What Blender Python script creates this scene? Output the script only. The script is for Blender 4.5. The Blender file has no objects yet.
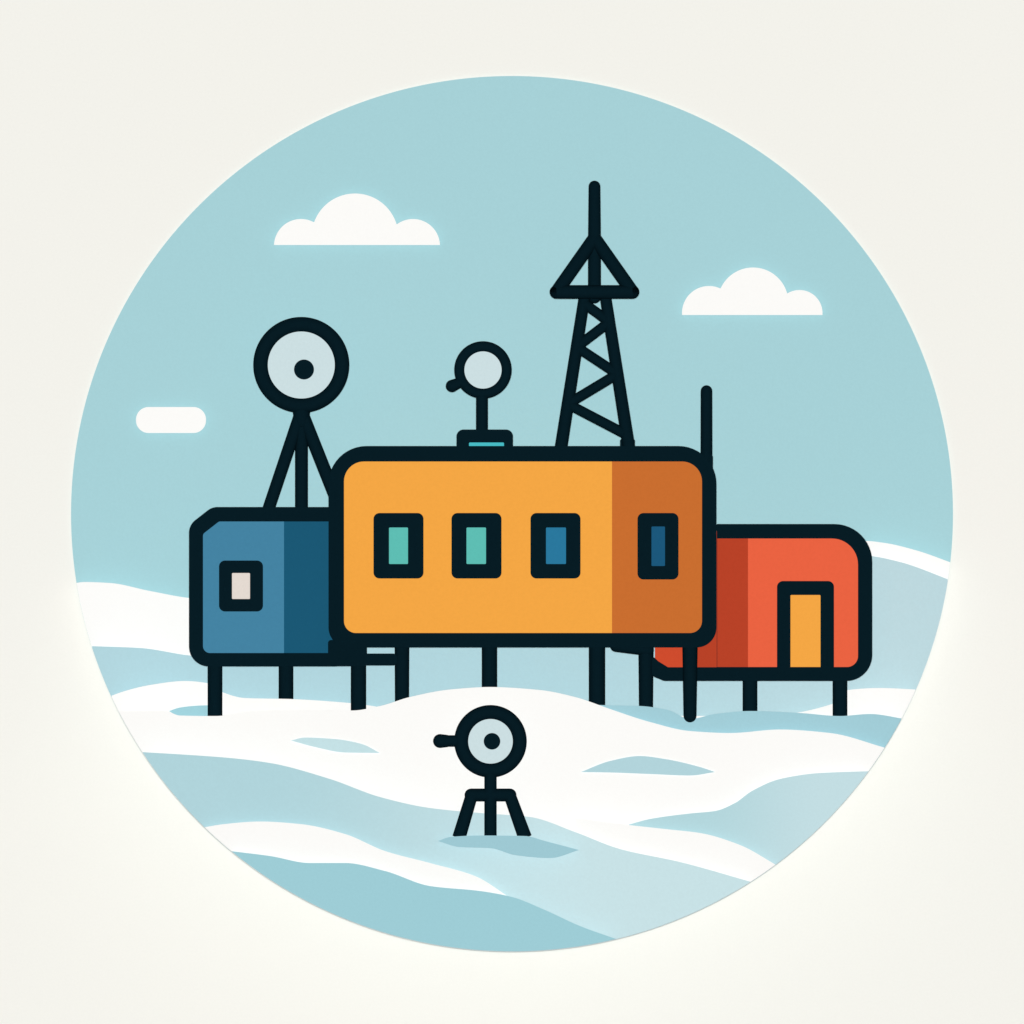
import bpy, bmesh, math
from mathutils import Vector, Matrix

scene = bpy.context.scene
scene.view_settings.view_transform = 'Standard'
scene.view_settings.look = 'None'
scene.view_settings.exposure = 0

S = 0.01
def X(px): return (px-512)*S
def Z(py): return (1024-py)*S
def D_(y): return 3-(3-y)*0.6      # model depth
CX, CY, RX, RY = 512, 514, 441, 438

# ---------------------------------------------------------------- materials
L = (1.155, 1.135, 1.13)
def lin(c):
    c /= 255.0
    return c/12.92 if c <= 0.04045 else ((c+0.055)/1.055)**2.4
MATS = {}
def mat(name, rgb, grain=0.022, rgb2=None, xr=None):
    if name in MATS: return MATS[name]
    m = bpy.data.materials.new(name); m.use_nodes = True
    nt = m.node_tree; N = nt.nodes; K = nt.links
    b = N['Principled BSDF']
    b.inputs['Roughness'].default_value = 1.0
    b.inputs['Specular IOR Level'].default_value = 0.0
    tc = N.new('ShaderNodeTexCoord')
    n1 = N.new('ShaderNodeTexNoise'); n1.inputs['Scale'].default_value = 42; n1.inputs['Detail'].default_value = 2
    K.new(tc.outputs['Object'], n1.inputs['Vector'])
    r1 = N.new('ShaderNodeMapRange'); r1.inputs['From Min'].default_value=.25; r1.inputs['From Max'].default_value=.75
    r1.inputs['To Min'].default_value = 1-grain; r1.inputs['To Max'].default_value = 1+grain
    K.new(n1.outputs['Fac'], r1.inputs['Value'])
    vm = N.new('ShaderNodeVectorMath'); vm.operation='SCALE'
    c1 = tuple(min(.97, lin(rgb[i])/L[i]) for i in range(3))
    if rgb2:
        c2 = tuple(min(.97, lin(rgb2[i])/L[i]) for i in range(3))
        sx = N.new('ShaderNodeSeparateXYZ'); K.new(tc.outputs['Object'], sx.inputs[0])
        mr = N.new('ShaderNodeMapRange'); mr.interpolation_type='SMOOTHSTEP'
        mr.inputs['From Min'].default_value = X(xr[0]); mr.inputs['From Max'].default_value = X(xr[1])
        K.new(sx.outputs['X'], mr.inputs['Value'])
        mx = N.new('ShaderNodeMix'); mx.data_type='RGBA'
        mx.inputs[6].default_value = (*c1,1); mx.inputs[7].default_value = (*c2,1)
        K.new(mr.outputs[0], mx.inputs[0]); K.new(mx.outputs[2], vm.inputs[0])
    else:
        vm.inputs[0].default_value = c1
    K.new(r1.outputs[0], vm.inputs['Scale'])
    K.new(vm.outputs[0], b.inputs['Base Color'])
    m.diffuse_color = (*c1,1)
    MATS[name] = m
    return m

PAPER = mat('paper_white', (243,242,236), .010)
SKYM  = mat('sky_blue', (166,209,216), .016)
SNOW  = mat('snow_white', (252,251,249), .008)
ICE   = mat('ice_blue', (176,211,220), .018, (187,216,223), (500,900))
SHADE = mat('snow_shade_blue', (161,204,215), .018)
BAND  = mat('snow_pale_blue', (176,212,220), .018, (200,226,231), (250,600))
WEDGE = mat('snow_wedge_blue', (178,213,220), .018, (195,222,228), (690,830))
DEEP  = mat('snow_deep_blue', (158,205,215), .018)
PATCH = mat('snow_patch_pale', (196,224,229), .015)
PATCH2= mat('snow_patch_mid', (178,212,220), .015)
TSHADOW  = mat('tripod_shadow_blue', (158,201,212), .015)  # colour of the shadow painted under the tripod
INK   = mat('dark_steel', (8,28,36), .06)
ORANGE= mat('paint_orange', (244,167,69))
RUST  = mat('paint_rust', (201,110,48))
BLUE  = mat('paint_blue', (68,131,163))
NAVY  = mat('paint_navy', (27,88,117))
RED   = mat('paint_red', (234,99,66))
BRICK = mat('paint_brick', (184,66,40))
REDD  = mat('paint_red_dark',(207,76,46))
CREAM = mat('pane_cream', (228,218,210))
TEAL  = mat('pane_teal', (94,190,180))
GBLUE = mat('pane_blue', (42,120,158))
GNAVY = mat('pane_navy', (28,88,124))
CYAN  = mat('hatch_cyan', (72,188,198))
LENS  = mat('lens_pale', (204,223,227))

# ---------------------------------------------------------------- helpers
def empty(name):
    e = bpy.data.objects.new(name, None); scene.collection.objects.link(e); return e
def finish(bm, name, m, parent=None, smooth=False):
    bmesh.ops.recalc_face_normals(bm, faces=bm.faces[:])
    me = bpy.data.meshes.new(name); bm.to_mesh(me); bm.free()
    me.materials.append(m)
    if smooth:
        for p in me.polygons: p.use_smooth = True
    o = bpy.data.objects.new(name, me); scene.collection.objects.link(o)
    if parent: o.parent = parent
    return o
def prism(name, pts, yf, yb, m, parent=None):
    yf,yb=D_(yf),D_(yb)
    bm = bmesh.new()
    f = [bm.verts.new((X(a), yf, Z(b))) for a,b in pts]
    k = [bm.verts.new((X(a), yb, Z(b))) for a,b in pts]
    n = len(pts)
    bm.faces.new(f); bm.faces.new(k[::-1])
    for i in range(n):
        j=(i+1)%n; bm.faces.new((f[i],k[i],k[j],f[j]))
    return finish(bm,name,m,parent)
def ring(name, outer, inner, yf, yb, m, parent=None):
    yf,yb=D_(yf),D_(yb)
    bm = bmesh.new(); n=len(outer)
    V=[[bm.verts.new((X(a), y, Z(b))) for a,b in pts] for pts,y in ((outer,yf),(inner,yf),(inner,yb),(outer,yb))]
    for i in range(n):
        j=(i+1)%n
        for q in range(4):
            r=(q+1)%4
            bm.faces.new((V[q][i],V[q][j],V[r][j],V[r][i]))
    return finish(bm,name,m,parent)
def rpoly(pts, rad, seg=12):
    out=[]; n=len(pts)
    for i in range(n):
        p=Vector(pts[i]); a=Vector(pts[i-1])-p; b=Vector(pts[(i+1)%n])-p
        r = rad[i] if isinstance(rad,(list,tuple)) else rad
        ang = a.angle(b); t = r/math.tan(ang/2)
        t=min(t,a.length*.49,b.length*.49); r=t*math.tan(ang/2)
        c = p+(a.normalized()+b.normalized()).normalized()*(r/math.sin(ang/2))
        s=p+a.normalized()*t-c; e=p+b.normalized()*t-c
        a0=math.atan2(s.y,s.x); a1=math.atan2(e.y,e.x)
        d=(a1-a0+math.pi)%(2*math.pi)-math.pi
        for k in range(seg+1):
            w=a0+d*k/seg
            out.append((c.x+r*math.cos(w), c.y+r*math.sin(w)))
    return out
def rrect(x0,y0,x1,y1,r,seg=10): return rpoly([(x0,y0),(x1,y0),(x1,y1),(x0,y1)],r,seg)
def clipx(pts, xc, keep_left):
    out=[]; n=len(pts)
    ins=(lambda p:p[0]<=xc) if keep_left else (lambda p:p[0]>=xc)
    for i in range(n):
        p,q=pts[i],pts[(i+1)%n]
        if ins(p): out.append(p)
        if ins(p)!=ins(q):
            t=(xc-p[0])/(q[0]-p[0]); out.append((xc,p[1]+t*(q[1]-p[1])))
    res=[]
    for p in out:
        if not res or (abs(p[0]-res[-1][0])+abs(p[1]-res[-1][1]))>1e-4: res.append(p)
    return res
def rod(name, segs, m, parent=None, caps=(True,True)):
    bm=bmesh.new()
    for s in segs:
        a,b,r=s[:3]; r2=s[3] if len(s)>3 else r
        A=Vector((X(a[0]),D_(a[2]),Z(a[1]))); B=Vector((X(b[0]),D_(b[2]),Z(b[1])))
        d=B-A; q=d.to_track_quat('Z','Y').to_matrix().to_4x4()
        bmesh.ops.create_cone(bm,cap_ends=True,segments=24,radius1=r*S,radius2=r2*S,depth=d.length,
            matrix=Matrix.Translation((A+B)/2)@q)
        for P,rr,on in ((A,r,caps[0]),(B,r2,caps[1])):
            if on:
                bmesh.ops.create_uvsphere(bm,u_segments=20,v_segments=12,radius=rr*S*.995,matrix=Matrix.Translation(P))
    return finish(bm,name,m,parent)
def disc(name,cx,cy,r,yf,yb,m,parent=None,ry=None,n=96):
    ry=ry or r
    return prism(name,[(cx+r*math.cos(2*math.pi*i/n),cy+ry*math.sin(2*math.pi*i/n)) for i in range(n)],yf,yb,m,parent)
def torus(name,cx,cy,y,R,r,m,parent=None):
    y=D_(y)
    bm=bmesh.new(); n,k=96,20; V=[]
    for i in range(n):
        a=2*math.pi*i/n; row=[]
        for j in range(k):
            b=2*math.pi*j/k; rr=(R+r*math.cos(b))*S
            row.append(bm.verts.new((X(cx)+rr*math.cos(a), y+r*S*math.sin(b), Z(cy)+rr*math.sin(a))))
        V.append(row)
    for i in range(n):
        for j in range(k):
            bm.faces.new((V[i][j],V[(i+1)%n][j],V[(i+1)%n][(j+1)%k],V[i][(j+1)%k]))
    return finish(bm,name,m,parent,True)
def pchip(pts):
    xs=[p[0] for p in pts]; ys=[p[1] for p in pts]; n=len(xs)
    h=[xs[i+1]-xs[i] for i in range(n-1)]; d=[(ys[i+1]-ys[i])/h[i] for i in range(n-1)]
    m=[d[0]]+[0]*(n-2)+[d[-1]]
    for i in range(1,n-1):
        if d[i-1]*d[i]>0:
            w1=2*h[i]+h[i-1]; w2=h[i]+2*h[i-1]; m[i]=(w1+w2)/(w1/d[i-1]+w2/d[i])
    def f(x):
        if x<=xs[0]: return ys[0]
        if x>=xs[-1]: return ys[-1]
        i=0
        while xs[i+1]<x: i+=1
        t=(x-xs[i])/h[i]
        return ((2*t**3-3*t*t+1)*ys[i]+(t**3-2*t*t+t)*h[i]*m[i]+(-2*t**3+3*t*t)*ys[i+1]+(t**3-t*t)*h[i]*m[i+1])
    return f
LAYER=[0]
def terrain(name, pts, yf, yb, m):
    """snow slab: everything under the ridge line, inside the round base"""
    LAYER[0]+=1; sh=0.07*LAYER[0]
    rx,ry=RX-sh,RY-sh
    f=pchip(pts); xa,xb=max(pts[0][0],CX-rx+.001),min(pts[-1][0],CX+rx-.001)
    ts=math.acos((CX-xa)/rx); te=math.acos((CX-xb)/rx); n=700
    top=[];bot=[]
    for i in range(n+1):
        t=ts+(te-ts)*i/n; x=CX-rx*math.cos(t); s=ry*math.sin(t)
        y=max(f(x),CY-s); b=CY+s
        if b-y>0.05: top.append((x,y)); bot.append((x,b))
    return prism(name, top+bot[::-1], yf, yb, m)
def patch(name,up,lo,yf,yb,m):
    fu,fl=pchip(up),pchip(lo); x0,x1=up[0][0],up[-1][0]; n=60
    T=[(x0+(x1-x0)*(1-math.cos(math.pi*i/n))/2) for i in range(n+1)]
    return prism(name,[(x,fu(x)) for x in T]+[(x,fl(x)) for x in T[1:-1]][::-1],yf,yb,m)

# ---------------------------------------------------------------- background, sky, clouds
bm=bmesh.new()
vs=[bm.verts.new(v) for v in ((-20,3,-10),(20,3,-10),(20,3,20),(-20,3,20))]; bm.faces.new(vs)
o=finish(bm,'background',PAPER)
disc('sky',CX,CY,RX,2.95,2.99,SKYM,ry=RY,n=512)

def cloud(circs, base, yf):
    x0=min(c[0]-c[2] for c in circs); x1=max(c[0]+c[2] for c in circs); n=500; pts=[]
    for i in range(n+1):
        x=x0+(x1-x0)*(1-math.cos(math.pi*i/n))/2; y=base
        for a,b,r in circs:
            if abs(x-a)<r: y=min(y,b-math.sqrt(r*r-(x-a)**2))
        pts.append((x,min(y,base-.02)))
    pts=[(x0,base)]+pts+[(x1,base)]
    return prism('cloud',pts,yf,yf+.1,SNOW)
cloud([(301,246,27),(355,237,43.5),(413,246,27)],245,2.82)
cloud([(709,313,27),(753,303,35.5),(799.5,313,23)],315,2.82)
prism('cloud',rrect(136,407,206,433,12.5),2.82,2.92,SNOW)

# ---------------------------------------------------------------- snow terrain
terrain('snow_hill',[(70,584),(85,582),(110,583),(150,591),(190,598),(300,605),(700,600),(835,568),(866,541),(885,543),(915,550),(955,564)],2.6,2.95,SNOW)
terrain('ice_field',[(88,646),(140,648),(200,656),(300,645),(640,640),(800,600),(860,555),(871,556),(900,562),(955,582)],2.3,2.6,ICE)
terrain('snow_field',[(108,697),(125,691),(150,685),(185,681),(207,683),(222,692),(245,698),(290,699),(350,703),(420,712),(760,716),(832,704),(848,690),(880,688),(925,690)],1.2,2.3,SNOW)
terrain('snow_field',[(575,703),(600,705),(640,706),(668,710),(690,719),(715,714),(750,711),(800,713),(840,716),(870,714),(905,719)],-.15,1.2,SHADE)  # shadow on the snow below the station, painted as slab colour
patch('leg_shadow_strip',[(169,711),(180,707.5),(200,705.5),(221,705)],[(169,711.01),(185,720),(221,722)],.9,1.2,DEEP)  # shadow by the blue module's leg, painted as a dark blue strip
terrain('snow_hill',[(100,712),(165,711),(180,715.5),(215,716),(260,711),(300,710.5),(352,710.5),(380,706),(410,697),(450,689.5),(490,687),(540,690),(575,697),(610,709),(650,722),(690,731),(730,733),(780,729.5),(830,733),(886,748)],-.3,.9,SNOW)
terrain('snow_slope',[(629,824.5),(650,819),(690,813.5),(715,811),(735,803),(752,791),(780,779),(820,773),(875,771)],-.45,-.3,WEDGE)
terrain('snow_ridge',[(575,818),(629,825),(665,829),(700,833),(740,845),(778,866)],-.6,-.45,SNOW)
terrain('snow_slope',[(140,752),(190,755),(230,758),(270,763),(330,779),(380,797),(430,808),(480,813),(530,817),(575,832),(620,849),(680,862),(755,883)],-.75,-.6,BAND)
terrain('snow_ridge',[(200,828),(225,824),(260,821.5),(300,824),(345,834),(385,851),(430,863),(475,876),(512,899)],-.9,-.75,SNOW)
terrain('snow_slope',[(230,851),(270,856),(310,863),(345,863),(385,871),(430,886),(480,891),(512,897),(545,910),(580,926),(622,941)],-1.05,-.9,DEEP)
patch('blue_snow_patch',[(291,740.5),(305,737.5),(335,739),(362,744),(380,753)],[(291,740.51),(315,747),(345,752.5),(380,753.01)],-.32,-.3,PATCH)  # thin raised patch, bluer than the slab behind it
patch('blue_snow_patch',[(581,772),(610,761),(640,756),(665,759),(700,767),(715,772)],[(581,772.01),(610,772.5),(650,774),(690,775.5),(715,772.01)],-.32,-.3,PATCH2)  # second raised patch, a deeper blue
patch('tripod_shadow_mound',[(438,841),(450,837),(480,835.5),(525,836),(545,841),(579,850)],[(438,841.01),(460,847),(490,848),(515,855),(550,858),(579,850.01)],-1.2,-.75,TSHADOW)  # low mound under the tripod, coloured as its cast shadow

# ---------------------------------------------------------------- station modules
def window(parent, x0,y0,x1,y1, a0,b0,a1,b1, yf, pane, nm='window'):
    ring(nm+'_frame', rrect(x0,y0,x1,y1,6), rrect(a0,b0,a1,b1,1.0), yf-.07, yf+.01, INK, parent)
    prism(nm+'_pane',[(a0-1,b0-1),(a1+1,b0-1),(a1+1,b1+1),(a0-1,b1+1)], yf-.03, yf+.005, pane, parent)

M=empty('orange_station_module')
body=rrect(340,457,706,637,24)
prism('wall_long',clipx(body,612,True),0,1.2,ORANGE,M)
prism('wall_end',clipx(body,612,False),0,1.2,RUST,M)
OUT=rpoly([(328.5,446),(716.5,446),(716.5,647.5),(328.5,647.5)],[38,38,20,20]); IN=rpoly([(344,461.5),(702,461.5),(702,633),(344,633)],[20,20,12,12])
ring('rim_front',OUT,IN,-.06,.1,INK,M)
ring('rim_rear',OUT,IN,1.1,1.25,INK,M)
prism('roof_deck',[(368,446.5),(680,446.5),(680,456),(368,456)],.1,1.1,INK,M)
prism('floor_deck',[(350,638),(696,638),(696,646.5),(350,646.5)],.1,1.1,INK,M)
window(M,373.5,513,423.5,578.5,389,527.5,408,564,0,TEAL)
window(M,451.5,513,501.5,578.5,466.5,527.5,486,564,0,TEAL)
window(M,530.5,513,580.5,578.5,546,527.5,566,564,0,GBLUE)
window(M,637.5,513,678.5,579.5,651.5,526.5,665,566,0,GNAVY)
rod('leg_1',[((402,640,.7),(402,712,.7),7.4,7)],INK,M)
rod('leg_2',[((489.5,640,.3),(489.5,700,.3),7.7)],INK,M)
rod('leg_3',[((597,640,.3),(597,716,.3),8.2)],INK,M)
rod('leg_4',[((690,643,.1),(690,716,-.22),7.8,6.5)],INK,M)

B=empty('blue_station_module')
pb=rpoly([(196,530),(214,514),(336,514),(336,659),(196,659)],[8,8,.5,.5,12])
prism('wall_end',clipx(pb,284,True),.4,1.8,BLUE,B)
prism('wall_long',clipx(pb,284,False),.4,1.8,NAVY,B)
OB=rpoly([(189,525),(212,507),(337,507),(337,666.5),(189,666.5)],[16,16,.5,.5,20]); IB=rpoly([(203,534),(219,521.5),(334,521.5),(334,653),(203,653)],[4,4,.4,.4,7])
ring('rim_front',OB,IB,.35,.5,INK,B)
ring('rim_rear',OB,IB,1.75,1.9,INK,B)
prism('roof_deck',[(216,507.5),(336,507.5),(336,513),(216,513)],.5,1.75,INK,B)
prism('floor_deck',rrect(215,653.5,397,665.5,4),.51,1.74,INK,B)
prism('floor_beam',rrect(328,640,367,666.3,3),.33,.5,INK,B)
window(B,219,560.5,263,611.5,232,573,250,599,.4,CREAM)
rod('leg_1',[((215,655,.6),(215,725,.6),7.4)],INK,B)
rod('leg_2',[((286,660,1.4),(286,712,1.4),7.4)],INK,B)
rod('leg_3',[((358.5,652,.6),(358.5,722,.6),7.7)],INK,B)

R=empty('red_station_module')
pr=rpoly([(708,531),(864,531),(864,674),(708,674)],[.5,30,16,.5])
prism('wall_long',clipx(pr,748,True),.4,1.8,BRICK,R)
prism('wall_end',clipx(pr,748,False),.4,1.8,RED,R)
prism('wall_undercut',rpoly([(655,641),(715,641),(715,673),(668,673),(655,662)],[2,.5,.5,6,6]),.385,1.79,BRICK,R)
prism('undercut_panel',rpoly([(655,640),(688,640),(688,672),(668,672),(655,661)],[2,.5,.5,6,6]),.36,.384,REDD,R)
OR=rpoly([(716.8,524),(872.3,524),(872.3,681),(716.8,681)],[.5,38,26,.5]); IR=rpoly([(717.2,538.5),(858,538.5),(858,667),(717.2,667)],[.4,26,11,.4])
ring('rim_front',OR,IR,.34,.5,INK,R)
ring('rim_rear',OR,IR,1.75,1.9,INK,R)
prism('roof_deck',[(712,524.5),(832,524.5),(832,530.5),(712,530.5)],.5,1.75,INK,R)
prism('base_rail',rpoly([(652,655),(658,661),(668,667.2),(717,667.2),(717,681),(664,681),(652,676)],[2,2,2,.4,.4,8,5]),.33,.5,INK,R)
rod('under_beam',[((616,646,.5),(648,650,.5),6)],INK,R)
prism('floor_deck',[(664,674.5),(846,674.5),(846,680.5),(664,680.5)],.5,1.75,INK,R)
fo=rpoly([(777,581),(834,581),(834,668),(777,668)],[6,6,.5,.5]); fi=rpoly([(790.5,595),(820.5,595),(820.5,667.5),(790.5,667.5)],[1,1,.4,.4])
ring('door_frame',fo,fi,.33,.41,INK,R)
prism('door',[(789,594),(822,594),(822,667.8),(789,667.8)],.375,.405,ORANGE,R)
rod('leg_1',[((646,652,.55),(646,714,.55),7.6,7)],INK,R)
rod('leg_2',[((750,676,.9),(750,722,.9),7.4)],INK,R)
rod('leg_3',[((840,676,.6),(840,725,.6),7.4)],INK,R)

# ---------------------------------------------------------------- radar dish on tripod
D=empty('radar_dish')
torus('rim',301.3,365,1.35,40.7,7.4,INK,D)
disc('dish_face',301.3,365,40,1.33,1.39,LENS,D)
disc('feed_horn',304,369.5,10,1.2,1.34,INK,D)
rod('hub',[((301.5,410,1.4),(301.5,422,1.4),9,7.5)],INK,D)
rod('tripod_leg_1',[((299,418,1.4),(267.5,512,1.4),6.2)],INK,D)
rod('tripod_leg_2',[((301.5,418,1.4),(301.5,512,1.6),6.5)],INK,D)
rod('tripod_leg_3',[((304,418,1.4),(339,506,1.4),6.5)],INK,D)

C=empty('roof_camera')
torus('rim',483,370,.6,23.6,5.2,INK,C)
disc('lens',483,370,22,.58,.66,LENS,C)
rod('snout',[((452,386,.6),(461,382,.6),6.3,5)],INK,C)
rod('post',[((482,398,.6),(482,434,.6),6)],INK,C)
ring('hatch_rim',rpoly([(456.5,429.5),(513,429.5),(513,450),(456.5,450)],[7,7,1,1]),rpoly([(469,442.5),(504,442.5),(504,448.5),(469,448.5)],[1,1,.5,.5]),.3,.9,INK,C)
prism('hatch_panel',[(468,442),(505,442),(505,449),(468,449)],.34,.8,CYAN,C)

W=empty('whip_antenna')
rod('mast',[((706.5,391,.5),(706.5,472,.5),5.8,6)],INK,W)
prism('mount',rrect(700,455,713,480,2),.42,.58,INK,W)

# ---------------------------------------------------------------- lattice tower
T=empty('lattice_radio_tower')
yc=.65
def hw(py): return 10.5+(py-297)*(34-10.5)/(447-297)
xc=595
for i,(sx,sy) in enumerate(((-1,-1),(1,-1),(1,1),(-1,1))):
    rod('corner_leg_%d'%(i+1),[((xc+sx*10.5,297,yc+sy*.10),(xc+sx*34.0,448,yc+sy*.34),5.8,6.4)],INK,T)
zz=[(-1,303),(1,322),(-1,347),(1,374),(-1,404),(1,435)]
segs=[]
for sy in (-1,1):
    for (a,p),(b,q) in zip(zz,zz[1:]):
        segs.append(((xc+a*hw(p),p,yc+sy*hw(p)*S),(xc+b*hw(q),q,yc+sy*hw(q)*S),5.2))
for sx in (-1,1):
    for (a,p),(b,q) in zip(zz,zz[1:]):
        segs.append(((xc+sx*hw(p),p,yc+a*hw(p)*S),(xc+sx*hw(q),q,yc+b*hw(q)*S),3.5))
rod('lattice_bracing',segs,INK,T)
seg=[]
cor=[(556.5,292,yc-.38),(632.5,292,yc-.38),(632.5,292,yc+.38),(556.5,292,yc+.38)]
for i in range(4):
    seg.append(((594.5,238,yc),cor[i],6.7)); seg.append((cor[i],cor[(i+1)%4],6.9))
rod('crown_frame',seg,INK,T)
rod('crown_post',[((594.5,240,yc),(594.5,297,yc),6.5)],INK,T)
rod('mast',[((594.5,186.5,yc),(594.5,242,yc),5.9,6.5)],INK,T)
prism('base_plate',rrect(620,439,635,448,2),.3,1.0,INK,T)

# ---------------------------------------------------------------- tripod camera in the snow
F=empty('tripod_camera')
yf=-1.0
torus('rim',490.5,741.3,yf,29.2,7.1,INK,F)
disc('lens',490.5,741.3,27,yf-.02,yf+.05,LENS,F)
disc('pupil',492,741.3,8.3,yf-.11,yf-.015,INK,F)
rod('snout',[((440,741,yf),(446,741,yf),7,6.3),((446,741,yf),(462,741,yf),5.8)],INK,F)
rod('post',[((490.5,774,yf),(490.5,840,yf),6.2)],INK,F,(True,False))
rod('crossbar',[((471,795,yf),(510,795,yf),6.5)],INK,F)
rod('leg_1',[((471.5,796,yf),(459,837.5,yf-.05),6.2,6.8)],INK,F,(True,False))
rod('leg_2',[((510,796,yf),(525,837.5,yf-.05),6.2,7)],INK,F,(True,False))
rod('leg_3',[((490.5,797,yf),(490.5,839,yf+.14),5)],INK,F,(True,False))

# ---------------------------------------------------------------- light
EL=0.1
w=bpy.data.worlds.new('World'); scene.world=w; w.use_nodes=True
nt=w.node_tree; bg=nt.nodes['Background']
sk=nt.nodes.new('ShaderNodeTexSky'); sk.sky_type='NISHITA'; sk.sun_disc=False
sk.sun_elevation=math.radians(EL); sk.sun_rotation=math.radians(180)
nt.links.new(sk.outputs[0],bg.inputs['Color']); bg.inputs['Strength'].default_value=.05
sl=bpy.data.lights.new('sun','SUN'); sl.energy=3.52; sl.angle=math.radians(.5); sl.color=(1,.993,.985)
so=bpy.data.objects.new('sun',sl); scene.collection.objects.link(so)
so.rotation_euler=(math.radians(90-EL),0,0); so.location=(0,-20,8)

cam=bpy.data.cameras.new('camera'); cam.type='ORTHO'; cam.ortho_scale=10.24; cam.clip_end=500
co=bpy.data.objects.new('camera',cam); scene.collection.objects.link(co)
co.location=(0,-25,5.12); co.rotation_euler=(math.radians(90),0,0)
scene.camera=co
